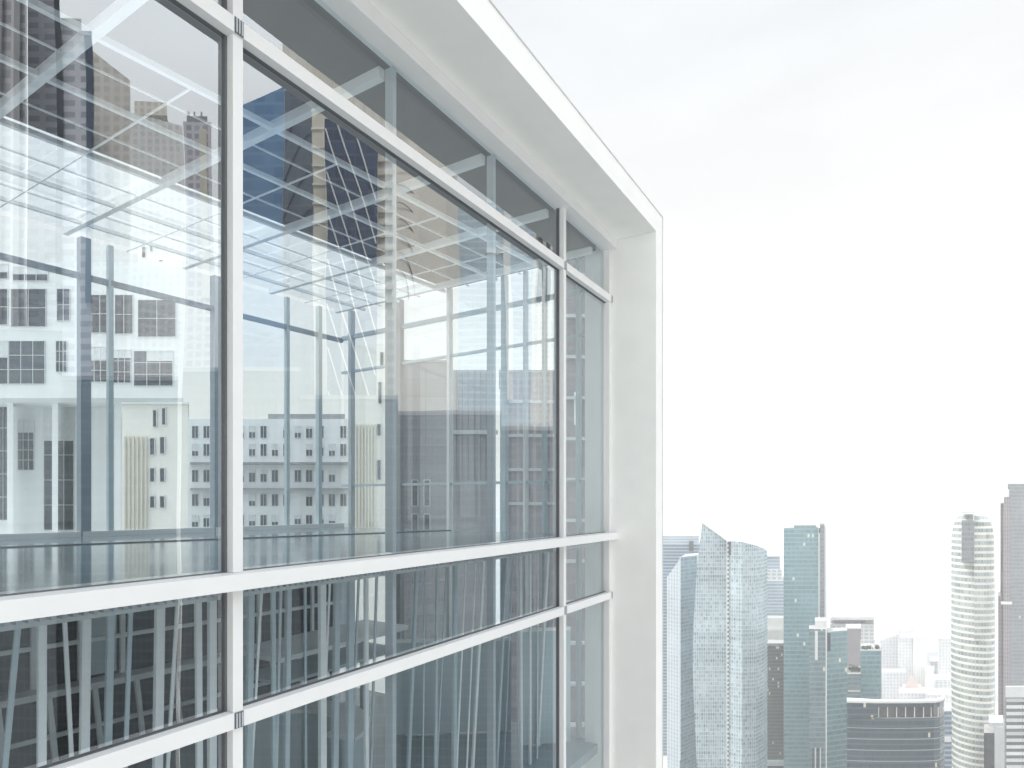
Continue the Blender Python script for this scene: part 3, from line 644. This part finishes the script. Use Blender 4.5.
for k in range(14):
    x = 192 + k * 11.4
    for y in (426, 444, 470, 494, 515):
        if (k + y) % 5 != 3: rc.append((x, x + 6.4, y, y + 12))
windows(t, rc, D, None, panes=(2, 1))
for y in (462, 488): bandbox(t, 'balcony', 190, 350, y, y + 2, D - 1.2, 1.2, M['stone_grey'])
D = 54
t = tw('cream_stair_block', 'tall cream block with ribbed flank and slot windows', 372, D, 'building')
bandbox(t, 'wall', 354, 391, 346, 3300, D, 8, M['warm_wall'])
windows(t, [(380, 384, 352, 367), (378, 382, 382, 404), (377, 381, 424, 436), (377, 381, 460, 480)], D, None, panes=(1, 1))
for k in range(7): bandbox(t, 'rib', 355 + k * 3.2, 356.4 + k * 3.2, 424, 530, D - .2, .18, M['cream_wall'])
D = 58
M['stonegrid'] = curtain('grey stone courses', (.20, .20, .215), (.26, .26, .275), (.15, .15, .16), (.16, .16, .17), 2.4, 1.6, .03, .05, rough=.5)
t = tw('stone_block', 'plain grey stone clad block beyond the corner column', 425, D, 'building')
bandbox(t, 'wall', 400, 449, 362, 3300, D, 10, M['stonegrid']); bandbox(t, 'coping', 399.6, 449.4, 360, 362, D - .15, 10.3, M['stone_grey'])
windows(t, [(412, 418, 480, 506), (424, 430, 480, 506), (412, 418, 514, 530), (424, 430, 514, 530)], D, None, panes=(1, 1))
D = 75
t = tw('grey_lift_block', 'smooth grey block with fine vertical joints right of the stone block', 472, D, 'building')
bandbox(t, 'wall', 453, 491, 370, 3300, D, 10, M['stone_grey'])
for k in range(6): bandbox(t, 'joint', 456 + k * 6, 456.5 + k * 6, 371, 480, D - .1, .08, M['metal_dark'])
bandbox(t, 'lower_band', 452, 498, 430, 434, D - .5, .5, M['metal_grey'])
D = 95
t = tw('plum_offices', 'dark plum office tower with lit windows by the last pane', 530, D)
bandbox(t, 'wall', 500, 563, 372, 3000, D, 14, CW['darkpurple']); bandbox(t, 'parapet', 499, 563.5, 370, 372, D - .2, 14.3, M['stone_grey'])
for k in range(5): bandbox(t, 'floor_band', 500, 563, 400 + k * 34, 403 + k * 34, D - .4, .4, M['metal_grey'])

D = 90
t = tw('dark_backing_block', 'added dark plum block with pale floor ledges, darkening the last narrow pane', 600, D)  # added block, keeps bright sky out of the last narrow pane
bandbox(t, 'wall', 566, 642, 196, 3200, D, 14, CW['plumdark'])
for k in range(14): bandbox(t, 'floor_ledge', 566, 642, 232 + k * 41, 235 + k * 41, D - .8, .8, M['metal_grey'])
for k in range(4): bandbox(t, 'blind', 574 + k * 11, 581 + k * 11, 392 + 38 * (k % 2), 425 + 40 * (k % 2), D - .3, .2, M['blind'])

# ------------------------------------------------------------------ towers across the street (met in the facade glass)
def rt(name, label, px, d, cat='tower'): return tw(name, label, px, d, cat, None, True)
t = rt('residential_tower', 'brownish grey flats reflected at the far left of the glass', 0, 150)
pr(t, 'wall', blk(-90, 25, 150, 30), -140, CW['brown'], flip=True)
for k in range(5): bandbox(t, 'balcony_stack', -60 + k * 18, -54 + k * 18, -130, 400, 148, 2, M['stone_grey'], True)
t = rt('residential_tower', 'lavender grey banded flats with a stepped shoulder reflected at upper left', 60, 170)
pr(t, 'wall', blk(26, 57, 170, 25), -60, CW['lavender'], flip=True); pr(t, 'lower_wall', blk(57.2, 92, 168, 25), 30, CW['lavender'], flip=True)
bandbox(t, 'roof_box', 60, 82, 18, 30, 172, 10, M['white_wall'], True); bandbox(t, 'dark_strip', 54, 60, -55, 300, 167, .8, M['window_dark'], True); bandbox(t, 'dark_strip', 84, 91, 34, 300, 166.6, .8, M['navy'], True)
t = rt('residential_tower', 'beige flats with sloping roofline reflected beside the lavender flats', 110, 200)
pr(t, 'wall', blk(92, 128, 200, 30), [50, 78, 78, 50], CW['beige'], flip=True)
t = rt('residential_tower', 'pale gridded lower block reflected left of the slim tower', 150, 260)
pr(t, 'wall', blk(127, 181, 260, 30), [112, 124, 124, 112], CW['palegrid'], flip=True); bandbox(t, 'upper_wall', 132, 166, 100, 114, 266, 20, CW['beige'], True)
t = rt('slim_tower', 'slim violet grey tower with rooftop machinery reflected by the first mullion', 196, 230)
pr(t, 'wall', blk(182, 211, 230, 18), 119, CW['violet'], flip=True); bandbox(t, 'roof_box', 186, 207, 113, 119, 233, 10, M['stone_grey'], True); bandbox(t, 'light_bay', 198, 206, 126, 300, 229, .9, M['cream_wall'], True)
for x in (188, 194, 201):
    m = MB(); m.tube(mir(P(x, 113, 236)), mir(P(x, 109, 236)), .35); m.build('antenna', M['metal_grey'], t)
t = rt('blue_tower', 'deep blue mirror tower with rounded shoulder reflected right of the mullion', 270, 180)
pr(t, 'wall', blk(238, 284, 180, 25), [104, 84, 84, 104], CW['bluetower'], flip=True); pr(t, 'side_wall', blk(284.2, 315, 178, 25), 88, CW['greyarc'], flip=True)
for k in range(6):
    m = MB(); y0 = 96 + k * 38
    pts = [mir(P(285 + 29 * i / 8, y0 + 46 * (1 - math.sin(i / 8 * math.pi / 2)), 177.6)) for i in range(9)]
    for p, q in zip(pts, pts[1:]): m.tube(p, q, .16, n=5)
    m.build('curved_rib', M['navy'], t)
bandbox(t, 'pilaster', 315.2, 327, 60, 420, 176, 10, M['cream_wall'], True)
for k in range(9): bandbox(t, 'ledge', 314, 328.5, 108 + k * 19, 109.5 + k * 19, 175.4, .6, M['warm_wall'], True)
t = rt('braced_tower', 'navy glass tower with white diagonal bracing reflected in the middle pane', 352, 165)
pr(t, 'wall', blk(328, 378, 165, 25), [118, 122, 122, 118], CW['navyglass'], flip=True)
for k in range(9):
    y0 = 40 + k * 44
    x0, x1, ya, yb_ = 329, 377, y0, y0 + 160
    if ya < 120: f = (120 - ya) / (yb_ - ya); x0 += (x1 - x0) * f; ya = 120
    m = MB(); m.tube(mir(P(x0, ya, 164.5)), mir(P(x1, yb_, 164.5)), .2, n=6); m.build('brace', M['white_trim'], t)
t = rt('cream_stack', 'narrow cream stack of balconies reflected beside the braced tower', 388, 168)
pr(t, 'wall', blk(378.3, 398, 168, 20), 126, CW['beige'], flip=True)
for k in range(14): bandbox(t, 'balcony', 378, 394, 132 + k * 13, 134 + k * 13, 167, .9, M['cream_wall'], True)
D = 250
t = rt('arched_tower', 'large cream stone tower with arched ribs reflected behind the braced tower', 370, D)
arc = [(283, D + 20), (310, D + 6), (345, D), (385, D), (420, D + 6), (445, D + 18), (457, D + 34), (440, D + 60), (300, D + 60)]
pr(t, 'wall', arc, 8, CW['creamstone'], flip=True)
for k in range(13):
    m = MB(); r0 = 26 + k * 16; pts = []
    for i in range(13):
        a = i / 12 * math.pi * .5; x = 400 + r0 * .36 * math.sin(a) * 1.0; y = 300 - r0 * math.cos(a) * 1.1
        if x > 452: continue
        dd = D - .6 + 34 * max(0, (x - 385) / 72) ** 2
        pts.append(mir(P(x, y, dd)))
    for p, q in zip(pts, pts[1:]): m.tube(p, q, .22, n=5)
    m.build('arched_rib', M['bark'] if k % 3 == 0 else M['stone_grey'], t)
for k in range(14):
    x = 288 + k * 9.0; dd = D - .5 + 20 * max(0, (345 - x) / 62) ** 2
    m = MB(); m.tube(mir(P(x, 10, dd)), mir(P(x + 5, 130, dd)), .3, n=5); m.build('slanting_rib', M['white_trim'], t)
t = rt('ice_blue_tower', 'pale ice blue tower with plain front reflected in the third bay', 492, 300)
pr(t, 'wall', blk(457, 532, 300, 30), [196, 210, 210, 196], CW['iceblue'], flip=True); bandbox(t, 'sign_frame', 487, 508, 248, 252, 299, .8, M['white_trim'], True); bandbox(t, 'core', 505, 512, 205, 400, 299, .9, M['white_wall'], True)
t = rt('cream_gate_tower', 'small cream tower with dark openings reflected near the last mullion', 546, 330)
pr(t, 'wall', blk(532, 566, 330, 30), 226, CW['beige'], flip=True)
for k in range(3): bandbox(t, 'opening', 536 + k * 9, 541 + k * 9, 238, 300, 329, .9, M['window_dark'], True)
bandbox(t, 'lintel', 534, 562, 231, 236, 328, 1.6, M['cream_wall'], True)
t = rt('plum_tower', 'dark plum tower filling the far end of the reflection', 590, 360)
pr(t, 'wall', blk(567, 640, 360, 40), 262, CW['darkpurple'], flip=True); bandbox(t, 'parapet', 567, 640, 259, 262, 359, 40, M['stone_grey'], True)
for i, (x0, x1, y, d, mt, lab) in enumerate(((-100, 60, 330, 110, 'street_dark', 'wide dark glass block low in the left reflection'), (60, 178, 380, 125, 'street_dark', 'dark gridded block low in the left reflection'), (182, 300, 372, 120, 'street_dark', 'slate banded block low behind the first mullion'), (300, 400, 400, 130, 'street_dark', 'dark block low under the braced tower'), (400, 500, 415, 150, 'street_dark', 'dark lit block low in the third bay'), (500, 600, 430, 170, 'street_dark', 'slate block low at the end of the reflection'))):
    t = rt('street_block', lab, (x0 + x1) / 2, d, 'building'); pr(t, 'wall', blk(x0, x1, d, 24), y, CW[mt], flip=True); bandbox(t, 'parapet', x0, x1, y - 4, y, d - .3, 24, M['stone_grey'], True)

# ------------------------------------------------------------------ haze
hm = bpy.data.materials.new('haze'); hm.use_nodes = True; n = hm.node_tree.nodes; l = hm.node_tree.links
n.remove(n['Principled BSDF']); pv = n.new('ShaderNodeVolumePrincipled'); pv.inputs['Color'].default_value = (.995, .998, 1, 1)
pv.inputs['Density'].default_value = .0004; pv.inputs['Anisotropy'].default_value = 0.0
l.new(pv.outputs[0], n['Material Output'].inputs['Volume'])
hz = MB(); hz.box((-2600, -1600, -1.6), (2700, 9100, 345)); o = hz.build('haze', hm); o['kind'] = 'stuff'
